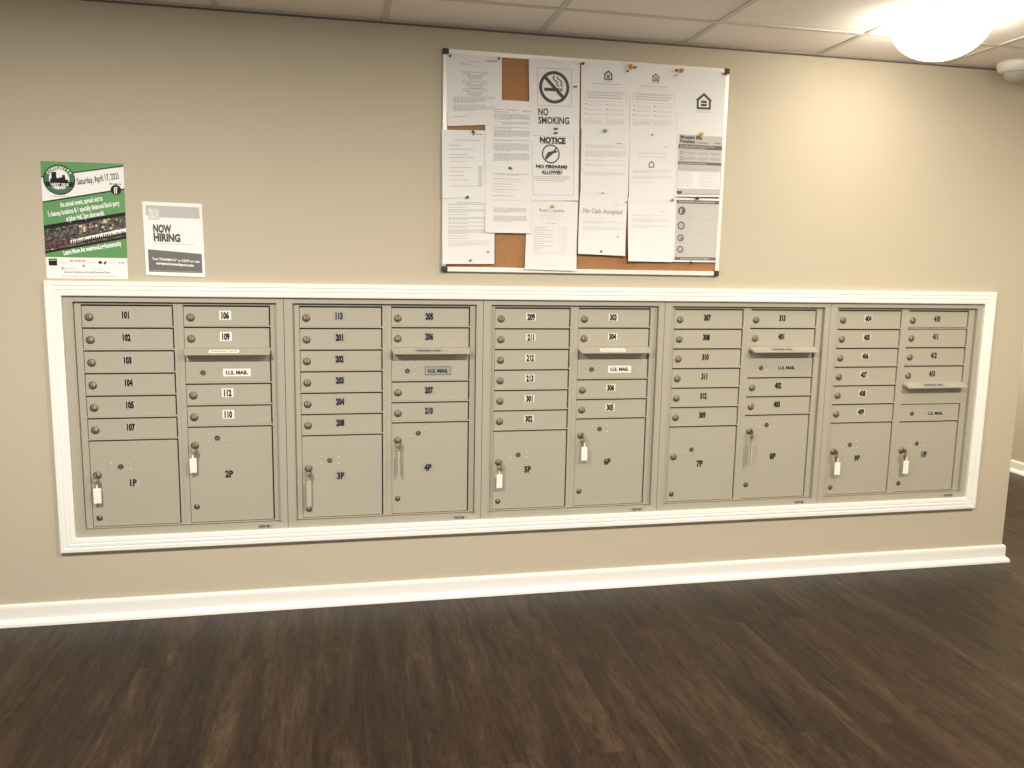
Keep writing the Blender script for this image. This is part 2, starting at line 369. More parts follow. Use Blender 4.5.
for i, u in enumerate(UNITS):
    X = i*W_; LAST = i == 4; DX = (0, 0, -.25, -.25, -.30)[i]
    t = thing('mailbox_unit', (X, 0, ZB), ULAB[i], 'mailbox', 'wall mailbox units in the white casing')
    G = .24
    RAILS = {'left': [ROWS[k]+.05 for k in range(1, 7)], 'right': ([45.38, 36.66, 33.27, 29.95] if not LAST else [45.30, 41.90, 38.50, 31.40, 28.10])}
    cabinet_frame(t, X)
    X += DX
    xa, xb = X+2.34, X+14.86
    for k, s in enumerate(u['left']):
        z1 = (48.62 if k == 0 else ROWS[k]+.05)-G; z0 = ROWS[k+1]+.26
        mail_door(t, xa, xb, z0, z1, s, u['ls'])
    # left parcel locker
    def parcel(x0, x1, z0, z1, name, st, hw, key_z, plug_z, usps, lab):
        d = place('parcel_door', door_mesh(x1-x0, z1-z0), (x0, 0, z0), t)
        place('lock', lock_mesh('cam'), (x0+.95, 0, key_z), d)
        place('plug_lock', lock_mesh('plug'), (x0+.90, 0, plug_z), d)
        place('carrier_lock', lock_mesh('carrier'), (usps[0], 0, usps[1]), d); four_bumps(d, *usps)
        label_obj('number_label', d, lab[0], lab[1], name, st, 1.45, 1.9, 1.4, 0.78 if name != '10P' else 0.55, 0.05)
        KEYS[name] = (x0+.95, key_z)
    parcel(xa, xb, 14.68, ROWS[6]+.05-G, u['p'][0], u['ps'][0], 0, 22.76, 16.02, (X+6.6, 23.95), (X+8.30, 21.4))
    xc, xd = X+16.50, X+28.90
    mailtop = (39.98, 36.88) if not LAST else (31.18, 28.32)
    k = 0
    zt = {0: (48.62-G, 45.60), 1: (45.38-G, 42.12), 2: (41.90-G, 38.72), 3: (38.50-G, 35.25)}
    for kk, s in enumerate(u['right']):
        if s == 'slot':
            ht = 42.10 if not LAST else 35.40
            if not LAST:
                b = MB(); b.box(xc-.03, xd+.12, YD+.36, YD+.46, 40.0, 41.6, 'metal'); obj('slot_flap', b, t, (xc, 0, 40.3))
            b = MB()      # sloping hood with closed ends
            x0, x1 = xc-.15, xd+.15
            V = [(x0, YR+.05, ht), (x1, YR+.05, ht), (x1-.05, -1.05, ht-.72), (x0+.35, -1.05, ht-.72), (x1-.05, -1.05, ht-.92), (x0+.35, -1.05, ht-.92), (x1, YR+.05, ht-.50), (x0, YR+.05, ht-.50)]
            b.add(V, [(0, 1, 2, 3), (3, 2, 4, 5), (5, 4, 6, 7), (7, 6, 1, 0), (0, 3, 5, 7), (1, 6, 4, 2)], 'metal')
            h = obj('outgoing_mail_hood', b, t, (xc, 0, ht))
            # strip label lying on the slope
            b = MB(); n_ = Vector((0, -.72, 1.26)).normalized()
            def hp(x, f_, off=.012): return (x, (YR+.05)*(1-f_)-1.05*f_-.5*off, ht-.72*f_+off)
            la, lb = xc+3.6, xc+8.0
            b.add([hp(la, .30), hp(lb, .30), hp(lb, .88), hp(la, .88)], [(0, 1, 2, 3)], {'sticker': 'sticker', 'greysticker': 'plate', 'plate': 'plate'}[u['ms']])
            for q in range(13):
                if q == 8: continue
                xx = la+.35+q*.29; b.add([hp(xx, .48, .03), hp(xx+.2, .48, .03), hp(xx+.2, .72, .03), hp(xx, .72, .03)], [(0, 1, 2, 3)], 'ink_soft' if u['ms'] != 'sticker' else 'ink_mid')
            obj('outgoing_mail_label', b, h, (la, 0, ht))
        elif s == 'blank': pass
        elif s == 'mail':
            z1, z0 = mailtop
            d = place('carrier_access_door', door_mesh(xd-xc, z1-z0), (xc, 0, z0), t)
            cx_, cz_ = X+19.0, z1-1.68
            place('carrier_lock', lock_mesh('carrier'), (cx_, 0, cz_), d); four_bumps(d, cx_, cz_, 1.18, .55)
            place('rivet', lock_mesh('bump'), (X+27.1, 0, cz_), d)
            b = MB(); px = X+23.95
            ww = 2.05
            if u['ms'] != 'sticker': b.box(px-ww-.08, px+ww+.08, YD-.02, YD+.01, cz_-.70, cz_+.70, 'ink_soft' if u['ms'] == 'greysticker' else 'greysticker')
            b.box(px-ww, px+ww, YD-.03, YD+.01, cz_-.60, cz_+.60, {'sticker': 'sticker', 'greysticker': 'plate', 'plate': 'clear'}[u['ms']])
            b.text('U.S. MAIL', px, YD-.036, cz_-.28, .80, 'ink', 1.0, .05); obj('us_mail_plate', b, d, (px, YD, cz_))
        else:
            if LAST: z1, z0 = zt[kk]
            else: z1, z0 = {0: zt[0], 1: zt[1], 4: (36.66-G, 33.49), 5: (33.27-G, 30.17)}[kk]
            mail_door(t, xc, xd, z0, z1, s, u['rs'])
    if not LAST: parcel(xc, xd, 14.68, 29.95-G, u['p'][1], u['ps'][1], 0, 27.0, 17.2, (X+20.75, 28.05), (X+22.35, 22.3))
    else: parcel(xc, xd, 14.68, 28.10-G, u['p'][1], u['ps'][1], 0, 22.6, 16.3, (X+20.6, 23.8), (X+22.35, 21.7))
    # maker's plate on the bottom flange
    X -= DX-.6
    b = MB(); b.box(X+25.9, X+28.1, YF-.015, YF+.01, 13.45, 13.95, 'plate'); b.box(X+27.3, X+27.7, YF-.02, YF, 13.5, 13.9, 'ink_soft')
    b.box(X+26.1, X+27.1, YF-.02, YF, 13.55, 13.68, 'ink_soft'); b.box(X+26.1, X+27.1, YF-.02, YF, 13.75, 13.88, 'ink_soft')
    b.box(X+28.5, X+30.2, YF-.012, YF+.01, 13.62, 13.98, 'ink_mid'); obj('maker_plate', b, t, (X+26, 0, 13.4))

# ------------------------------------------------------------------ keys left in the parcel locks
def key_set(name, rot, length, tm, swing, label):
    x, z = KEYS[name]; y = YD-.27
    t = thing('key_with_tag', (x, y, z), label, 'key', 'keys hanging from the parcel locks')
    b = MB(); b.box(x-.05, x+.05, y-.55, y+.02, z+.02, z+.24, 'brass')
    # bow of the key stands out edge-on from the lock
    b.lathe((x-.05, y-.80, z+.05), [(0.0, 0), (.44, 0), (.44, .1), (0.0, .1)], 'brass', 'x', 16, False)
    obj('key', b, t, (x, y, z))
    b = MB(); b.torus((x, y-.85, z-.62), .48, .055, 'lock', tilt=.6)
    b.lathe((x+.18, y-.62, z-.98), [(0.0, 0), (.36, 0), (.36, .09), (0.0, .09)], 'brass', 'y', 14, False)
    b.box(x+.02, x+.30, y-.60, y-.50, z-1.75, z-1.1, 'brass')
    obj('key_ring', b, t, (x, y, z))
    b = MB(); h0 = -1.85; b.box(-.52, .52, -.07, .07, h0-length, h0, tm, .05)
    b.box(-.10, .10, -.05, .05, h0-.02, h0+.75, tm, .02)
    if tm == 'tag':
        for k in range(5): b.box(-.36, -.36+.72-(k % 2)*.2, -.078, -.06, h0-.45-.38*k-.1, h0-.45-.38*k, 'tagline')
    me = b.mesh('tag'); o = place('tag', me, (x+swing, y-.62, z), t); o.rotation_euler = (0.0, 0, rot); return t
key_set('1P', 0.15, 2.35, 'tag', 0.05, 'key with upright white tag in the lock of parcel locker 1P')
key_set('2P', 0.35, 2.30, 'tag', -0.25, 'key with white tag hanging in the lock of parcel locker 2P')
key_set('3P', 0.95, 4.2, 'tagbeige', 0.05, 'key with long beige tag hanging in the lock of parcel locker 3P')
key_set('4P', 1.40, 3.6, 'tagbeige', 0.1, 'key with beige tag turned edge-on in the lock of parcel locker 4P')
key_set('5P', 0.2, 2.35, 'tag', 0.0, 'key with white tag hanging in the lock of parcel locker 5P')
key_set('6P', -0.1, 2.35, 'tag', 0.45, 'key with white tag hanging in the lock of parcel locker 6P')
key_set('8P', 1.2, 3.8, 'tagbeige', 0.15, 'key with beige tag turned sideways in the lock of parcel locker 8P')
key_set('9P', -0.1, 2.3, 'tag', 0.5, 'key with white tag hanging in the lock of parcel locker 9P')
key_set('10P', -0.1, 2.4, 'tag', 0.55, 'key with white tag hanging in the lock of parcel locker 10P')

# ------------------------------------------------------------------ cork board
BX0, BX1, BZ0, BZ1 = 55.5, 102.65, 54.3, 87.95
t = thing('bulletin_board', (79, 0, BZ0), 'wide cork bulletin board with aluminium frame hung above the mailboxes', 'bulletin board')
b = MB(); b.box(BX0+.4, BX1-.4, -.42, -.02, BZ0+.4, BZ1-.4, 'cork'); obj('cork_panel', b, t, (79, 0, BZ0))
for a, c, d, e in ((BX0, BX1, BZ0, BZ0+.72), (BX0, BX1, BZ1-.72, BZ1), (BX0, BX0+.68, BZ0+.72, BZ1-.72), (BX1-.68, BX1, BZ0+.72, BZ1-.72)):
    b = MB(); b.box(a, c, -.66, -.02, d, e, 'alu', .07); obj('frame_rail', b, t, (a, 0, d))
for cx_ in (BX0, BX1):
    for cz_ in (BZ0, BZ1):
        b = MB(); x0 = cx_-.06 if cx_ == BX0 else cx_-.92; z0 = cz_-.06 if cz_ == BZ0 else cz_-.88
        b.box(x0, x0+.98, -.74, -.01, z0, z0+.94, 'black', .18); obj('corner_cap', b, t, (x0, 0, z0))

class Sheet:
    """a sheet of paper seen from the front: corners TL, TR, BR, BL in wall inches; content placed in (s, t) inches from the top left"""
    def __init__(s, corners, w_, h, y, curl=0.12, mt='paper', sidecurl=0.0, th=.012):
        s.c = corners; s.asp = ((corners[1][0]-corners[0][0])/w_)/((corners[0][1]-corners[3][1])/h); s.w = w_; s.h = h; s.y = y; s.curl = curl; s.side = sidecurl; s.b = MB()
        n, k = 10, 14
        V = []; F = []
        for off in (0, th):
            for j in range(k+1):
                for i in range(n+1): V.append(s.P(i/n*w_, j/k*h, -off))
        N2 = (n+1)*(k+1)
        for j in range(k):
            for i in range(n):
                a = j*(n+1)+i; F.append((a, a+1, a+n+2, a+n+1)); F.append((N2+a, N2+a+n+1, N2+a+n+2, N2+a+1))
        rim = [i for i in range(n+1)]+[j*(n+1)+n for j in range(1, k+1)]+[k*(n+1)+i for i in range(n-1, -1, -1)]+[j*(n+1) for j in range(k-1, 0, -1)]
        for a, c in zip(rim, rim[1:]+rim[:1]): F.append((a, c, N2+c, N2+a))
        s.b.add(V, F, mt)
    def P(s, a, t_, off=.012):
        u_, v = a/s.w, t_/s.h; (ax, az), (bx, bz), (cx, cz), (dx, dz) = s.c
        x = (ax*(1-u_)+bx*u_)*(1-v)+(dx*(1-u_)+cx*u_)*v; z = (az*(1-u_)+bz*u_)*(1-v)+(dz*(1-u_)+cz*u_)*v
        y = s.y-s.curl*max(0, v-.25)**2*1.8
        if s.side > 0: y -= s.side*max(0, u_-.6)**2*6*v
        if s.side < 0: y += s.side*max(0, .4-u_)**2*6*v
        return (x, y-off, z)
    def poly(s, pts, mt, off=.02): s.b.add([s.P(a, c, off) for a, c in pts], [tuple(range(len(pts)))], mt)
    def rect(s, a0, a1, t0, t1, mt, off=.02):
        n = max(1, int((t1-t0)/.9)); m_ = max(1, int((a1-a0)/1.5)) if s.side else 1
        for i in range(n):
            for j in range(m_):
                p, q = t0+(t1-t0)*i/n, t0+(t1-t0)*(i+1)/n; e, f = a0+(a1-a0)*j/m_, a0+(a1-a0)*(j+1)/m_
                s.poly([(e, p), (f, p), (f, q), (e, q)], mt, off)
    def frame(s, a0, a1, t0, t1, d, mt, off=.022):
        s.rect(a0, a1, t0, t0+d, mt, off); s.rect(a0, a1, t1-d, t1, mt, off); s.rect(a0, a0+d, t0, t1, mt, off); s.rect(a1-d, a1, t0, t1, mt, off)
    def words(s, a0, a1, t_, h, mt, rg=0.0, fill=.8, center=False):
        L_ = (a1-a0)*(1-rg*rnd.random()); x = a0+((a1-a0)-L_)/2 if center else a0; e = x+L_
        while x < e-.05:
            w_ = min(e-x, rnd.uniform(.18, .62)); s.rect(x, x+w_*fill+.02, t_, t_+h, mt, .03); x += w_+.06
    def para(s, a0, a1, t0, t1, dt, h, mt, last=.5):
        n = max(1, int((t1-t0)/dt))
        for k in range(n): s.words(a0, a1 if k < n-1 else a0+(a1-a0)*last, t0+k*dt, h, mt, .04)
    def ring(s, a, t_, R, r, mt, off=.022, n=28):
        k_ = s.asp
        if r <= 0: s.poly([(a+R*math.cos(2*math.pi*k/n), t_+k_*R*math.sin(2*math.pi*k/n)) for k in range(n)], mt, off); return
        for k in range(n):
            p, q = 2*math.pi*k/n, 2*math.pi*(k+1)/n
            s.poly([(a+R*math.cos(p), t_+k_*R*math.sin(p)), (a+R*math.cos(q), t_+k_*R*math.sin(q)), (a+r*math.cos(q), t_+k_*r*math.sin(q)), (a+r*math.cos(p), t_+k_*r*math.sin(p))], mt, off)
    def bar(s, a0, t0, a1, t1, w_, mt, off=.024):
        d = Vector((a1-a0, t1-t0)).normalized()*w_/2; s.poly([(a0-d.y, t0+d.x), (a1-d.y, t1+d.x), (a1+d.y, t1-d.x), (a0+d.y, t0-d.x)], mt, off)
    def text(s, tx, a, t_, size, mt, xs=1.0, bold=0.0, align='c', rot=0.0, off=.026, spacing=1.0, fit=0):
        V, Fc, wd = text_geo(tx, bold, spacing)
        if fit: xs = fit/(wd*size)
        wd *= size*xs; o = -wd/2 if align == 'c' else 0
        P = []
        for p, q in V:
            p, q = p*size*xs+o, q*size
            P.append(s.P(a+p*math.cos(rot)+q*math.sin(rot), t_+p*math.sin(rot)-q*math.cos(rot), off))
        s.b.add(P, Fc, mt)
    def arctext(s, tx, a, t_, R, size, mt, span, bottom=False):
        n = len(tx)
        for k, ch in enumerate(tx):
            an = (-span/2+span*(k+.5)/n)
            if not bottom: th = an; s.text(ch, a+R*math.sin(th), t_-R*math.cos(th), size, mt, .8, .03, 'c', th, off=.036)
            else: th = an; s.text(ch, a+(R+size*.7)*math.sin(th), t_+(R+size*.7)*math.cos(th), size, mt, .8, .03, 'c', -th, off=.036)
    def house(s, a, t_, R, mt, cap=True):
        k = R
        out = [(a-k, t_-.15*k), (a, t_-1.0*k), (a+k, t_-.15*k), (a+k*.84, t_-.15*k), (a+k*.84, t_+.85*k), (a-k*.84, t_+.85*k), (a-k*.84, t_-.15*k)]
        inn = [(a-.60*k, t_-.13*k), (a, t_-.66*k), (a+.60*k, t_-.13*k), (a+.60*k, t_-.13*k), (a+k*.60, t_+.62*k), (a-k*.60, t_+.62*k), (a-k*.60, t_-.13*k)]
        for i in range(7):
            j = (i+1) % 7; q = [out[i], out[j], inn[j], inn[i]]
            if inn[i] == inn[j]: q = [out[i], out[j], inn[j]]
            s.poly(q, mt, .024)
        if R > .6:
         s.rect(a-.34*k, a+.34*k, t_-.12*k, t_+.14*k, mt, .024); s.rect(a-.34*k, a+.34*k, t_+.24*k, t_+.50*k, mt, .024)
        if cap: s.words(a-k*.85, a+k*.85, t_+1.0*k, .09, 'ink_mid'); s.words(a-k*.85, a+k*.85, t_+1.16*k, .09, 'ink_mid')
    def done(s, name, label, cat, group=None):
        o = obj(name, s.b, None, (s.c[0][0], s.y, s.c[2][1])); return tag(o, label, cat, group)
G1 = 'papers pinned to the cork board'
Y0, Y1_, Y2 = -.70, -.74, -.78
LW, LH = 8.5, 11.0
def letter(c, y, **k): return Sheet(c, LW, LH, y, **k)

# tenant notice, top left
s = letter([(56.05, 87.15), (64.6, 87.35), (64.75, 77.2), (56.2, 76.5)], Y0)
s.words(5.9, 7.8, .75, .14, 'ink_soft'); s.words(3.2, 5.4, .95, .09, 'ink_mid'); s.words(2.0, 4.0, 1.35, .12, 'ink_mid'); s.words(3.6, 4.9, 1.75, .09, 'ink_pale')
for t0 in (2.6, 4.05, 5.2):
    s.words(2.3, 6.4, t0, .12, 'ink_mid', .1); s.words(2.4, 3.7, t0+.3, .1, 'ink_mid'); s.words(5.2, 6.4, t0+.3, .1, 'ink_mid')
    for q in range(4): s.words(3.0+.14*q, 5.7-.14*q, t0+.45+.2*q, .09, 'ink_mid', center=True)
s.para(.95, 7.6, 6.5, 7.6, .17, .08, 'ink_mid'); s.para(.95, 7.6, 7.75, 8.8, .17, .08, 'ink_mid'); s.words(.95, 3.0, 9.5, .1, 'ink_mid'); s.words(3.4, 5.8, 9.2, .08, 'ink_pale')
s.done('paper_notice', 'white typed notice with centred text, top left corner of cork board', 'paper', G1)
# left middle
s = letter([(55.35, 75.95), (63.5, 76.2), (63.7, 66.0), (55.5, 65.6)], Y0, curl=.1, sidecurl=-.25)
s.rect(5.0, 5.3, .55, .78, 'ink'); s.words(5.5, 6.6, .62, .1, 'ink_soft'); s.words(2.1, 6.2, 1.55, .12, 'ink_mid')
for q, t0 in enumerate((2.4, 3.0, 3.9, 4.4, 5.0, 6.0, 6.6, 7.3, 8.0)): s.words(1.2, 3.0+2.4*rnd.random(), t0, .11, 'ink_mid')
s.words(1.3, 6.5, 9.0, .1, 'ink_mid'); s.rect(5.9, 6.55, 5.8, 9.2, 'ink_pale')
s.done('paper_notice', 'white form with short typed lines, middle of the left column on cork board', 'paper', G1)
# left bottom
s = letter([(55.5, 66.35), (63.8, 66.6), (63.85, 55.6), (55.55, 55.45)], Y1_, curl=.22, sidecurl=-.3)
s.words(2.4, 6.4, 1.35, .12, 'ink_mid'); s.words(.9, 7.4, 1.62, .12, 'ink_mid')
t0 = 2.1
for n_ in (1, 3, 1, 3, 2, 2, 4, 1, 1, 5): s.para(.95, 7.6, t0, t0+.2*n_+.01, .19, .08, 'ink_mid' if n_ != 5 else 'ink_pale'); t0 += .2*n_+.18
s.done('paper_notice', 'white sheet full of typed paragraphs, bottom left corner of cork board', 'paper', G1)
# second column, upper
s = letter([(62.1, 80.85), (69.6, 80.9), (69.65, 70.9), (62.15, 70.7)], Y2, curl=.06)
for a, c, d in ((1.6, 3.3, .5), (3.8, 6.0, .5), (6.6, 8.3, .6)): s.words(a, c, d+1.0, .14, 'ink_mid')
s.words(1.6, 4.2, 1.9, .12, 'ink_mid')
for a, c in ((2.25, 3.3), (3.55, 4.1), (4.4, 4.75), (4.95, 6.3), (6.5, 6.9), (7.1, 8.6), (8.75, 10.2)): s.para(1.55, 8.2, a, c, .17, .085, 'ink_mid')
s.done('paper_notice', 'white letter of dense typed text below the bare square of cork', 'paper', G1)
# second column, lower
s = letter([(62.25, 71.0), (69.65, 71.1), (69.7, 60.55), (62.3, 60.5)], Y2-.03, curl=.25)
s.words(1.4, 7.9, 1.35, .12, 'ink_mid'); s.words(2.4, 6.2, 1.55, .09, 'ink_mid')
for q, t0 in enumerate((2.2, 2.6, 3.0, 3.45, 3.9, 4.3, 4.9, 5.6)): s.words(1.4, 4.0+3.6*rnd.random(), t0, .10, 'ink_pale' if q % 2 else 'ink_mid')
s.para(1.5, 7.9, 6.9, 7.8, .17, .08, 'ink_mid'); s.para(1.5, 7.9, 8.2, 9.3, .17, .08, 'ink_mid')
s.done('paper_notice', 'white letter hanging over bare cork, lower sheet of the second column', 'paper', G1)
# NO SMOKING
s = letter([(68.85, 87.45), (77.15, 87.5), (77.35, 75.9), (69.3, 75.6)], Y0, curl=.05)
s.frame(1.35, 7.15, 1.25, 6.6, .07, 'ink_mid')
s.ring(4.2, 3.95, 2.55, 2.05, 'ink_soft'); s.bar(2.5, 2.4, 5.85, 5.5, .5, 'ink_soft', .03)
s.rect(2.5, 5.0, 4.05, 4.5, 'ink_soft'); s.rect(5.1, 5.3, 4.05, 4.5, 'ink_soft'); s.rect(5.42, 5.6, 4.05, 4.5, 'ink_soft')
for dx in (0, .75):
    p = [(4.3+dx, 2.7), (3.95+dx, 3.0), (4.3+dx, 3.35), (4.75+dx, 3.55), (4.6+dx, 3.9), (5.0+dx, 4.2)] if dx == 0 else [(4.75, 2.75), (4.7, 3.05), (5.1, 3.25), (5.45, 3.5), (5.3, 3.85), (5.55, 4.2)]
    p = [(x_, y_-.38) for x_, y_ in p]
    for i in range(len(p)-1): s.bar(*p[i], *p[i+1], .18, 'ink_soft')
s.text('NO', 1.45, 7.95, 1.40, 'ink_soft', .80, .03, 'l', fit=1.75); s.text('SMOKING', 1.45, 9.15, 1.40, 'ink_soft', .80, .03, 'l', fit=5.3)
s.done('no_smoking_sign', 'white NO SMOKING sheet with crossed-out cigarette at top of cork board', 'sign', G1)
# NOTICE NO FIREARMS
s = letter([(69.2, 76.25), (77.35, 76.25), (77.5, 65.95), (69.7, 65.7)], Y1_, curl=.10)
s.frame(.35, 7.6, .45, 10.1, .06, 'ink_mid')
s.text('NOTICE', 3.95, 1.55, 1.25, 'ink', .95, .05, fit=4.4)
s.rect(1.9, 6.0, 1.62, 1.70, 'ink_soft')
s.ring(3.6, 3.35, 1.55, 1.33, 'ink_soft')
s.poly([(2.55, 4.0), (3.1, 3.05), (4.6, 2.75), (4.75, 3.0), (3.9, 3.35), (3.5, 3.75), (3.1, 3.7), (2.85, 4.25)], 'ink_soft', .026)
s.bar(2.6, 4.4, 4.6, 2.35, .22, 'ink_soft', .03)
s.text('NO FIREARMS', 3.75, 5.65, .70, 'ink', 1.05, .05, fit=5.5); s.rect(1.2, 6.3, 5.78, 5.84, 'ink_soft')
s.text('ALLOWED', 3.75, 6.55, .70, 'ink', 1.0, .05, fit=3.7); s.rect(2.1, 5.4, 6.68, 6.74, 'ink_soft')
s.words(.7, 6.9, 7.0, .13, 'ink_mid'); s.words(.7, 6.9, 7.32, .13, 'ink_mid'); s.words(1.2, 6.2, 7.66, .13, 'ink_mid')
s.done('firearms_sign', 'white NOTICE NO FIREARMS ALLOWED sheet below the no smoking sign', 'sign', G1)
# letterhead with table
s = letter([(69.2, 65.85), (77.5, 65.8), (77.45, 54.7), (68.8, 54.85)], Y0-.01, curl=.35)
s.text('Ross C. Jenkins', 4.1, 1.75, .66, 'ink_mid', .85, .03, fit=4.2); s.words(2.9, 5.2, 1.9, .08, 'ink_pale'); s.words(2.2, 6.0, 2.35, .1, 'ink_pale'); s.words(2.4, 5.6, 2.8, .1, 'ink_pale'); s.words(3.2, 4.9, 3.5, .1, 'ink_mid')
s.frame(1.3, 6.5, 4.1, 8.2, .035, 'ink_pale'); s.rect(5.5, 5.54, 4.1, 8.2, 'ink_pale')
for q in range(11): s.words(1.45, 2.2+2.6*rnd.random(), 4.25+q*.36, .1, 'ink_mid'); s.words(5.8, 6.9, 4.25+q*.36, .08, 'ink_pale')
s.words(1.0, 6.5, 8.35, .08, 'ink_pale'); s.words(2.9, 4.8, 10.2, .07, 'ink_pale')
s.done('paper_notice', 'white letterhead sheet with a small table at bottom of cork board', 'paper', G1)
# two fair housing sheets
def fairhouse(c, label, small):
    s = letter(c, Y0, curl=.04)
    s.words(.6, 2.6, .55, .08, 'ink_pale')
    s.house(4.7 if not small else 4.6, 2.0 if not small else 1.9, .85 if not small else .72, 'ink_soft')
    s.words(1.8, 7.0, 3.35, .11, 'ink_mid'); s.words(3.0, 6.2, 3.6, .09, 'ink_pale'); s.words(1.7, 7.3, 3.9, .08, 'ink_pale')
    s.frame(.6, 8.0, 4.55, 6.3, .04, 'ink_mid')
    for q in range(3): s.words(.9+.1*q, 7.6, 4.8+.42*q, .16, 'ink_mid', .1)
    for q in range(3):
        for a in (.7, 4.4): s.rect(a, a+.16, 6.75+q*.78, 6.93+q*.78, 'ink_soft'); s.words(a+.4, a+3.2, 6.78+q*.78, .08, 'ink_pale'); s.words(a+.4, a+3.0, 6.98+q*.78, .08, 'ink_pale')
    s.words(.6, 7.9, 9.15, .06, 'ink_pale'); s.para(.6, 3.9, 9.4, 10.4, .18, .08, 'ink_pale'); s.para(4.3, 7.6, 9.4, 10.4, .18, .08, 'ink_pale')
    return s.done('fair_housing_sheet', label, 'paper', G1)
fairhouse([(77.35, 87.4), (85.45, 87.5), (85.7, 77.3), (77.6, 77.15)], 'white equal housing sheet beside the no smoking sign', False)
fairhouse([(85.45, 87.5), (93.55, 87.45), (93.85, 77.6), (85.75, 77.4)], 'white equal housing sheet left of the large house logo sheet', True)
s = letter([(77.7, 77.4), (85.8, 77.45), (85.9, 67.3), (77.85, 67.2)], Y1_, curl=.04)
s.words(6.3, 7.2, 2.4, .1, 'ink_soft'); s.words(7.3, 8.0, 2.4, .06, 'ink_pale')
for a, c in ((2.8, 3.6), (3.75, 5.0), (5.3, 5.7), (6.1, 6.6), (7.4, 8.1)): s.para(.7, 8.0, a, c, .17, .08, 'ink_pale')
s.done('paper_notice', 'white letter with pale paragraphs above the no cash sheet', 'paper', G1)
s = letter([(77.8, 67.5), (85.9, 67.5), (85.55, 57.3), (77.6, 57.5)], Y0-.02, curl=.5, sidecurl=.25)
s.words(6.3, 6.9, 2.2, .1, 'ink_mid'); s.words(7.1, 8.0, 2.2, .06, 'ink_pale')
s.text('No Cash Accepted', 4.2, 3.75, 1.15, 'ink_mid', .80, .03, fit=7.0)
for a, c in ((4.6, 4.8), (5.1, 5.8), (6.1, 6.9)): s.para(.7, 8.1, a, c, .18, .08, 'ink_pale')
s.words(.7, 2.4, 7.9, .08, 'ink_pale')
s.done('paper_notice', 'white No Cash Accepted sheet hanging over bare cork', 'paper', G1)
s = letter([(85.8, 77.6), (93.95, 77.7), (94.15, 66.6), (86.05, 66.3)], Y1_, curl=.04)
s.words(6.1, 7.0, 2.6, .09, 'ink_mid'); s.words(1.6, 6.8, 3.6, .13, 'ink_pale'); s.words(1.4, 6.9, 4.15, .13, 'ink_pale'); s.house(4.0, 5.4, .58, 'ink_soft', False)
for a, c in ((6.3, 6.9), (7.2, 7.8), (8.2, 8.5)): s.para(.7, 7.9, a, c, .18, .08, 'ink_pale')
s.done('paper_notice', 'white sheet with small house logo above another blank-looking sheet', 'paper', G1)
s = letter([(85.95, 66.8), (94.15, 66.8), (94.1, 56.45), (86.1, 56.45)], Y0-.03, curl=.35, sidecurl=-.55)
s.words(6.0, 6.8, 2.2, .09, 'ink_mid')
for a, c in ((2.9, 3.3), (3.6, 4.4), (4.7, 5.3)): s.para(.7, 7.9, a, c, .18, .08, 'ink_pale')
s.done('paper_notice', 'mostly blank white sheet curling off the cork, right of the no cash sheet', 'paper', G1)
s = letter([(93.5, 87.45), (102.0, 87.55), (102.15, 77.2), (93.9, 77.2)], Y0+.0, curl=.05)
s.house(4.75, 5.35, 1.5, 'ink_soft')
s.done('equal_housing_sign', 'white sheet with one large house logo, top right of cork board', 'sign', G1)
# mosquito sheet
s = letter([(94.0, 77.5), (102.2, 77.4), (102.3, 67.35), (94.0, 67.15)], Y2, curl=.05)
s.rect(.3, 8.25, .35, 10.6, 'greyfill', .018)
s.text('Mosquito Bite', .55, 1.05, .82, 'ink_soft', .85, .05, 'l'); s.text('Prevention', .55, 1.75, .78, 'ink_soft', .80, .05, 'l'); s.text('(United States)', 3.55, 1.72, .42, 'ink_soft', .8, .02, 'l')
s.words(5.6, 7.4, .95, .07, 'ink_mid'); s.words(6.9, 8.0, 1.5, .16, 'ink_soft')
s.rect(.3, 8.25, 2.0, 2.75, 'greyband', .022); s.words(.6, 6.8, 2.22, .13, 'greyfill'); s.words(.6, 5.2, 2.48, .12, 'greyfill')
for q in range(2):
    s.ring(.95, 3.45+q*.95, .30, .22, 'ink_soft')
    for a in (1.5, 3.75, 6.0): s.rect(a, a+1.9, 3.25+q*.95, 3.62+q*.95, 'ink_mid', .022)
s.rect(.3, 8.25, 4.95, 5.45, 'greyband', .022); s.words(.6, 5.6, 5.15, .14, 'greyfill')
s.words(.6, 2.8, 5.75, .1, 'ink_mid'); s.rect(.4, 8.1, 6.6, 9.6, 'paper', .022)
for q in range(7): s.words(.6, 3.1, 6.8+q*.38, .09, 'ink_mid'); s.words(4.4, 7.8, 6.8+q*.38, .09, 'ink_mid')
s.rect(3.95, 4.0, 6.8, 9.5, 'ink_mid')
for q in range(3): s.words(.6, 7.6, 5.95+q*.2, .07, 'ink_mid')
s.rect(.3, 1.3, 10.05, 10.3, 'ink_soft', .024); s.rect(.45, 1.15, 10.3, 10.5, 'ink_soft', .024)
s.rect(.3, 8.25, 10.55, 10.62, 'greyband', .024)
s.done('information_sheet', 'grey Mosquito Bite Prevention sheet at right edge of cork board', 'paper', G1)
s = letter([(94.1, 67.0), (102.25, 67.05), (102.1, 56.55), (94.15, 56.5)], Y1_, curl=.12)
s.rect(.3, 8.25, .35, 10.7, 'greyfill', .018); s.rect(.3, 8.25, .35, .95, 'greyband', .022); s.words(.8, 7.4, .55, .18, 'greyfill')
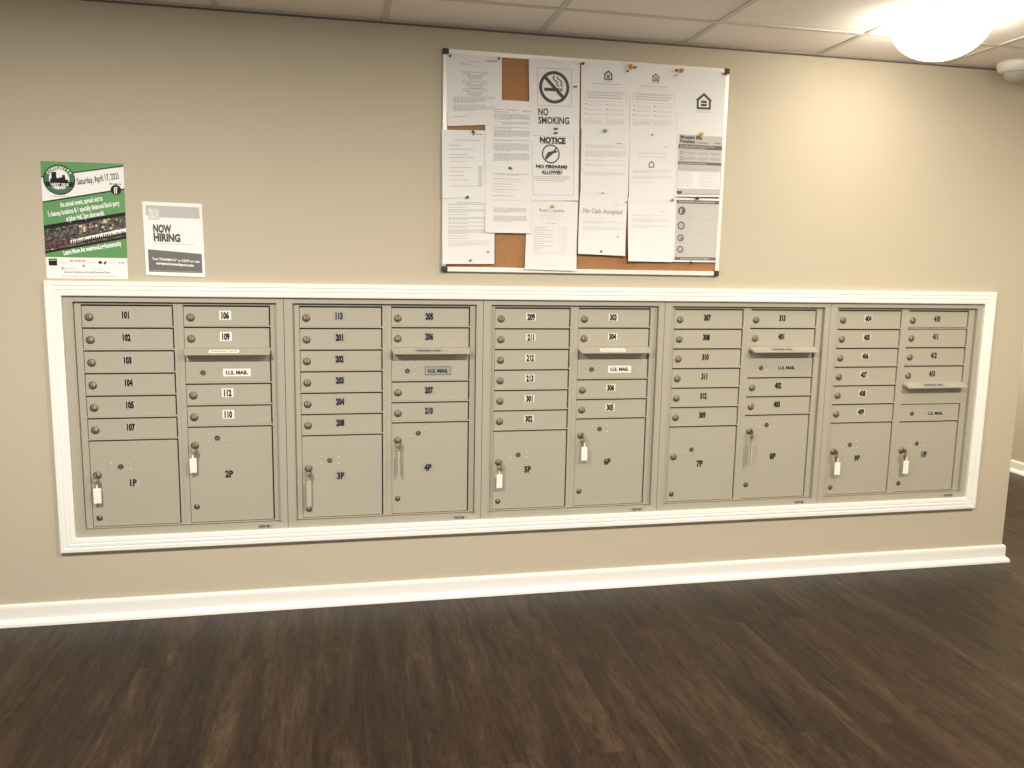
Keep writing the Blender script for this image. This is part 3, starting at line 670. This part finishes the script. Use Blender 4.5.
for t0, k in ((2.2, .72), (4.75, .70), (6.85, .62), (8.85, .62)):
    s.ring(1.35, t0, k, k*.62 if t0 > 3 else 0, 'greyband')
    if t0 < 3: s.rect(1.1, 1.28, t0-.35, t0+.4, 'paper', .028)
    elif t0 < 5: s.rect(1.1, 1.6, t0-.2, t0+.3, 'ink_mid', .024)
    elif t0 < 8: s.poly([(1.5, t0-.3), (1.7, t0+.2), (1.2, t0+.3)], 'ink_soft', .026)
    else: s.poly([(1.0, t0-.1), (1.7, t0-.1), (1.5, t0+.35), (1.2, t0+.35)], 'ink_mid', .026)
    s.words(.5, 3.2, t0+k+.18, .11, 'ink_mid'); s.words(3.0, 7.6, t0-.5, .08, 'ink_pale'); s.words(3.0, 7.4, t0-.1, .08, 'ink_pale'); s.words(3.0, 7.7, t0+.3, .08, 'ink_pale'); s.words(3.0, 6.9, t0+.8, .07, 'ink_pale')
s.rect(.3, 8.25, 10.15, 10.7, 'greyband', .022); s.words(1.4, 7.0, 10.35, .18, 'greyfill')
s.done('information_sheet', 'grey sheet with four round icons, bottom right corner of cork board', 'paper', G1)

# push pins
G2 = 'push pins on the cork board'
def pin(x, z, colr, label, r=.20, lean=(0, 0), y=-.80):
    t = thing('push_pin', (x, y, z), label, 'push pin', G2)
    b = MB(); b.lathe((x, y, z), [(0.0, .0), (r, .0), (r*1.05, -.05), (r*.6, -.10), (r*.5, -.32), (r*.8, -.40), (r*.78, -.47), (0.0, -.50)], colr, 'y', 14)
    o = obj('head', b, t, (x, y, z)); o.rotation_euler = (lean[1], 0, lean[0])
    b = MB(); b.lathe((x, y, z), [(0.0, -.05), (.025, -.05), (.02, .38), (0.0, .40)], 'lock', 'y', 8); obj('needle', b, t, (x, y, z))
for a in [
 (56.5, 86.85, 'pin_brown', 'dark brown push pin at top left corner of the first notice', .17),
 (64.1, 86.95, 'pin_green', 'dark green push pin beside the bare square of cork', .18),
 (60.15, 75.9, 'pin_black', 'black push pin in the middle sheet of the left column', .18, (.5, .5)),
 (66.1, 70.65, 'pin_green', 'dark green push pin between the two second-column letters', .20, (.5, .3)),
 (59.45, 65.9, 'pin_black', 'black push pin at top of the bottom left sheet', .20, (-.4, .3)),
 (60.0, 56.1, 'pin_maroon', 'dark red push pin at bottom edge of bottom left sheet', .17),
 (62.8, 57.5, 'pin_green', 'tiny green push pin in lower right of bottom left sheet', .13),
 (76.3, 83.5, 'pin_red', 'red push pin right of the no smoking symbol', .17, (.7, 0)),
 (73.3, 76.95, 'pin_green', 'green push pin under the words NO SMOKING', .20, (.7, 0)),
 (73.3, 76.3, 'pin_brown', 'brown push pin directly above the word NOTICE', .18, (.7, 0)),
 (77.6, 87.1, 'pin_green', 'green push pin at top left of the first equal housing sheet', .20),
 (85.5, 87.15, 'pin_orange', 'large orange push pin between the two equal housing sheets', .38, (.5, 0)),
 (86.1, 87.05, 'pin_green', 'green push pin touching the large orange pin', .19, (.5, 0)),
 (85.0, 86.4, 'pin_brown', 'small brown push pin below the large orange pin', .15),
 (93.3, 87.05, 'pin_red', 'dark red push pin left of an orange pin, above the house logo', .19),
 (94.1, 87.1, 'pin_orange', 'orange push pin above the large house logo sheet', .34, (.5, 0)),
 (93.1, 86.2, 'pin_grey', 'tiny grey push pin below the dark red and orange pins', .12),
 (101.7, 87.1, 'pin_maroon', 'maroon push pin leaning at the top right board corner', .24, (.8, .4)),
 (81.5, 77.05, 'pin_lime', 'yellow green push pin below the first equal housing sheet', .30, (.6, 0)),
 (98.1, 77.3, 'pin_yellow', 'yellow push pin above the mosquito sheet', .34, (.2, 0)),
 (89.6, 76.8, 'pin_grey', 'tiny grey push pin above the small house logo', .11),
 (97.8, 67.0, 'pin_black', 'black push pin between the two grey sheets', .26, (.8, .2)),
 (93.7, 66.6, 'pin_lime', 'yellow green push pin left of the sheet with round icons', .24, (-.5, 0)),
 (97.4, 56.5, 'pin_black', 'black push pin below the sheet with round icons', .18, (0, .5)),
 (81.3, 58.0, 'pin_maroon', 'maroon push pin at bottom of the no cash sheet', .26, (.7, .2)),
 (81.5, 67.3, 'pin_grey', 'tiny grey push pin above the words No Cash Accepted', .11),
 (85.6, 66.0, 'pin_grey', 'tiny grey push pin between the no cash sheet and curling sheet', .12),
 (84.3, 60.4, 'pin_grey', 'tiny grey push pin low on the no cash sheet', .11),
 (73.1, 64.95, 'pin_yellow', 'yellow orange push pin on the letterhead with the table', .27, (.7, 0)),
]:
    x, z, cc, lb = a[:4]; pin(x, z, cc, lb, a[4], a[5] if len(a) > 5 else (0, 0), -.86 if cc != 'pin_maroon' or z > 60 else -.9)

# ------------------------------------------------------------------ posters taped to the wall
s = Sheet([(-1.78, 68.92), (9.2, 69.0), (9.08, 52.42), (-1.9, 52.38)], 11, 16.6, -.05, curl=.02, mt='white')
Hh = 16.6; A = 11
def vy(f): return f*Hh
s.poly([(0, 0), (A, 0), (A, vy(.02)), (0, vy(.135))], 'green'); s.poly([(0, vy(.13)), (A, vy(.015)), (A, vy(.025)), (0, vy(.14))], 'ink', .023)
s.poly([(0, vy(.345)), (A, vy(.215)), (A, vy(.42)), (0, vy(.565))], 'green'); s.poly([(0, vy(.34)), (A, vy(.21)), (A, vy(.222)), (0, vy(.352))], 'ink', .023)
s.poly([(0, vy(.55)), (A, vy(.42)), (A, vy(.64)), (0, vy(.785))], 'collage', .022)
pals = {0: ['c_black', 'c_navy', 'c_black', 'c_black', 'c_brown', 'c_grey'], 1: ['c_black', 'c_brown', 'c_tan', 'c_black', 'c_brown', 'c_cream'], 2: ['c_red', 'c_brown', 'c_black', 'c_red', 'c_black', 'c_black'], 3: ['c_black', 'c_brown', 'c_olive', 'c_black', 'c_black']}
for r_ in range(9):
    for c_ in range(40):
        if rnd.random() < .35: continue
        x0, x1 = A*c_/40, A*(c_+.6+rnd.random())/40; x1 = min(A, x1)
        f0, f1 = .575+.19*r_/9, .575+.19*(r_+.7+.3*rnd.random())/9; sl = .0125
        q_ = (0 if c_ < 16 else 1) if r_ < 5 else (2 if c_ < 18 else 3)
        s.poly([(x0, vy(f0-sl*x0)), (x1, vy(f0-sl*x1)), (x1, vy(f1-sl*x1)), (x0, vy(f1-sl*x0))], rnd.choice(pals[q_]), .0225)
s.poly([(0, vy(.545)), (A, vy(.415)), (A, vy(.445)), (0, vy(.58))], 'ink', .024); s.poly([(0, vy(.765)), (A, vy(.625)), (A, vy(.645)), (0, vy(.785))], 'ink', .024)
# pale skies of the lower photographs
s.poly([(3.4, vy(.668)), (A, vy(.553)), (A, vy(.588)), (8.6, vy(.625)), (6.0, vy(.655)), (3.6, vy(.70))], 'white', .023)
for k in range(26):
    x = 3.6+k*.28; s.poly([(x, vy(.705-.0125*(x-3.4))), (x+.24, vy(.702-.0125*(x-3.4))), (x+.2, vy(.68-.0125*(x-3.4)-.018*rnd.random())), (x+.06, vy(.68-.0125*(x-3.4)-.018*rnd.random()))], 'ink', .025)
s.poly([(0, vy(.785)), (A, vy(.645)), (A, vy(.815)), (0, vy(.815))], 'green')
rot = -math.atan2(.13*Hh, A)
# badge
s.ring(2.35, 2.55, 2.12, 0, 'darkgreen', .026); s.ring(2.35, 2.55, 2.12, 1.98, 'ink', .028); s.ring(2.35, 2.45, 1.35, 0, 'white', .029)
s.poly([(1.15, 2.95), (1.15, 2.4), (1.35, 2.4), (1.35, 1.6), (1.5, 1.45), (2.0, 1.45), (2.0, 2.3), (2.35, 2.3), (2.45, 2.2), (2.75, 2.2), (2.75, 1.85), (3.1, 1.85), (3.2, 2.5), (3.55, 2.5), (3.55, 2.95)], 'ink', .031)
s.poly([(.42, 2.85), (4.28, 2.85), (4.05, 3.5), (.65, 3.5)], 'ink', .031); s.text('WEST SIDE', 2.35, 3.38, .52, 'white', .95, .03, off=.034)
s.arctext('COMMUNITY', 2.35, 2.55, 1.48, .66, 'white', 2.2); s.arctext('CLEANUP', 2.35, 2.3, 1.15, .66, 'white', 1.3, True)
s.words(1.3, 3.6, 4.78, .12, 'ink_mid')
s.text('Saturday, April 17, 2021', 7.55, 2.65, 1.25, 'ink_soft', .62, .02, rot=rot*.93, fit=5.7)
s.ring(9.85, 3.75, .72, 0, 'ink', .028); s.rect(9.6, 9.75, 3.4, 4.3, 'white', .03); s.rect(9.85, 10.0, 3.4, 4.3, 'white', .03); s.rect(9.6, 10.1, 3.35, 3.5, 'white', .03)
s.words(9.0, 10.6, 2.85, .14, 'ink')
s.text('An annual event, spread out to', 5.2, 5.85, 1.0, 'white', .58, .03, rot=rot, fit=5.8)
s.text('5 cleanup locations & 1 specially distanced block party', 5.5, 6.85, 1.0, 'white', .56, .03, rot=rot, fit=9.8)
s.text('at Jaber Hall, 2pm afterwards!', 5.6, 7.9, 1.0, 'white', .58, .03, rot=rot, fit=5.2)
s.text('Learn More At: westgood.org/community', 6.4, 12.45, .95, 'white', .58, .04, rot=rot, fit=8.0)
s.rect(.4, 1.5, 13.75, 14.75, 'ink', .024); s.rect(.5, 1.4, 13.9, 14.05, 'ink_mid', .026)
s.words(3.2, 5.4, 13.95, .16, 'redprint'); s.words(1.8, 2.9, 14.3, .1, 'ink_pale'); s.words(5.6, 6.8, 14.2, .1, 'ink_pale')
s.poly([(7.0, 14.2), (7.3, 13.95), (7.6, 14.2), (7.3, 14.5)], 'ink', .024); s.poly([(7.7, 14.4), (8.0, 14.0), (8.2, 14.1), (7.9, 14.5)], 'ink', .024)
s.words(8.5, 9.5, 14.25, .1, 'ink_pale'); s.words(9.8, 10.6, 14.15, .16, 'blueprint'); s.rect(4.9, 5.2, 14.6, 14.9, 'redprint', .024)
s.words(.6, 1.5, 15.05, .08, 'ink_pale'); s.words(2.2, 4.2, 15.15, .09, 'ink_mid'); s.words(6.4, 7.8, 15.15, .08, 'ink_pale'); s.rect(2.1, 2.25, 14.95, 15.3, 'ink_soft', .024)
s.text('Sponsors: Downtown and Country Executives Market', 5.5, 15.78, .42, 'ink_soft', .68)
s.text('This is the website to find out how you can help out the event', 5.7, 16.35, .40, 'ink_mid', .72)
s.done('event_poster', 'green and white community cleanup poster taped to the wall at far left', 'poster')

s = Sheet([(11.5, 63.75), (19.75, 63.65), (19.95, 52.85), (11.62, 53.05)], 8.5, 11, -.05, curl=.10, mt='white')
s.poly([(.45, .55), (8.1, .55), (8.1, 2.25), (2.3, 2.25), (.45, 2.0)], 'silver')
s.rect(.75, 2.3, 1.0, 2.65, 'logo_grey', .024)
s.bar(.95, 1.4, 1.6, 1.2, .16, 'white', .032); s.bar(1.2, 1.8, 2.0, 1.4, .16, 'white', .032); s.bar(1.2, 2.3, 2.1, 1.9, .16, 'white', .032); s.bar(1.5, 1.2, 1.8, 2.4, .14, 'white', .032)
s.text('NOW', 1.35, 4.50, 1.60, 'ink_soft', .82, .05, 'l', fit=2.6); s.text('HIRING', 1.35, 5.80, 1.60, 'ink_soft', .82, .05, 'l', fit=3.8)
s.words(1.4, 7.2, 6.1, .13, 'ink_pale')
s.poly([(.45, 7.1), (8.1, 7.5), (8.1, 10.4), (.45, 10.45)], 'char')
s.text("Text 'PHARMACY' to 54279 or visit", 4.35, 8.75, .50, 'white', .86, .03, rot=.03, fit=6.8)
s.text('careers.homedepot.com', 4.2, 9.38, .56, 'white', .86, .04, rot=.03, fit=5.4)
s.words(.7, 8.0, 10.2, .09, 'ink_mid')
s.done('hiring_flyer', 'small grey and white NOW HIRING flyer right of the green poster', 'flyer')

# ------------------------------------------------------------------ ceiling fixtures
def disc_lamp(x, y, watts, col, label):
    t = thing('ceiling_light', (x, y, CZ), label, 'ceiling light', 'round ceiling lights')
    b = MB(); b.lathe((x, y, CZ), [(6.0, 0.1), (7.2, 0.1), (7.2, -.35), (6.6, -.55), (6.1, -.45), (6.0, 0.1)], 'whiteplastic', 'z', 40); obj('housing', b, t, (x, y, CZ))
    lm = mat('lit_lens', (.9, .88, .82), .5, emit=col, es=6.0); M['lens%g' % x] = lm
    b = MB(); b.lathe((x, y, CZ), [(0.0, 0.0), (6.05, 0.0), (6.05, -.2), (0.0, -.3)], 'lens%g' % x, 'z', 40); obj('lens', b, t, (x, y, CZ))
    ld = bpy.data.lights.new('lamp', 'AREA'); ld.shape = 'DISK'; ld.size = 12*IN; ld.energy = watts; ld.color = col
    lo = bpy.data.objects.new('lamp', ld); C.objects.link(lo); lo.parent = t; lo.location = (0, 0, -.6*IN)
for (x, y, wt, col), lb in zip(LAMPS, ['round ceiling light near the left end', 'round ceiling light in front of the middle mailboxes', 'round ceiling light near the corner', 'unseen round light added in the side corridor to brighten its wall']):
    disc_lamp(x, y, wt, col, lb)
x, y, wt, col = DOME
t = thing('ceiling_light', (x, y, CZ), 'glowing frosted dome light on the ceiling, upper right', 'ceiling light', 'round ceiling lights')
b = MB(); b.lathe((x, y, CZ), [(0.0, .1), (5.6, .1), (5.6, -.5), (5.4, -.6), (0.0, -.6)], 'whiteplastic', 'z', 40); obj('base', b, t, (x, y, CZ))
M['glass'] = mat('lit_opal_glass', (.9, .88, .82), .4, emit=col, es=wt)
b = MB(); b.lathe((x, y, CZ-.6), [(6.6, 0.0)]+[(6.6*math.cos(a), -5.0*math.sin(a)) for a in [math.pi/2*k/10 for k in range(1, 10)]]+[(0.0, -5.0)], 'glass', 'z', 40); obj('glass_dome', b, t, (x, y, CZ))

# security camera dome by the corner
x, y = 154.0, -4.2
t = thing('security_camera', (x, y, CZ), 'small dome camera on ceiling at the right edge', 'security camera')
b = MB(); b.lathe((x, y, CZ), [(0.0, 0.1), (3.0, 0.1), (3.0, -.5), (2.7, -1.2), (2.2, -1.5), (0.0, -1.5)], 'whiteplastic', 'z', 32); obj('mount', b, t, (x, y, CZ))
b = MB(); b.lathe((x, y, CZ-1.5), [(2.0, 0.0)]+[(2.0*math.cos(a), -1.7*math.sin(a)) for a in [math.pi/2*k/8 for k in range(1, 8)]]+[(0.0, -1.7)], 'smoke', 'z', 32); obj('dome_cover', b, t, (x, y, CZ))
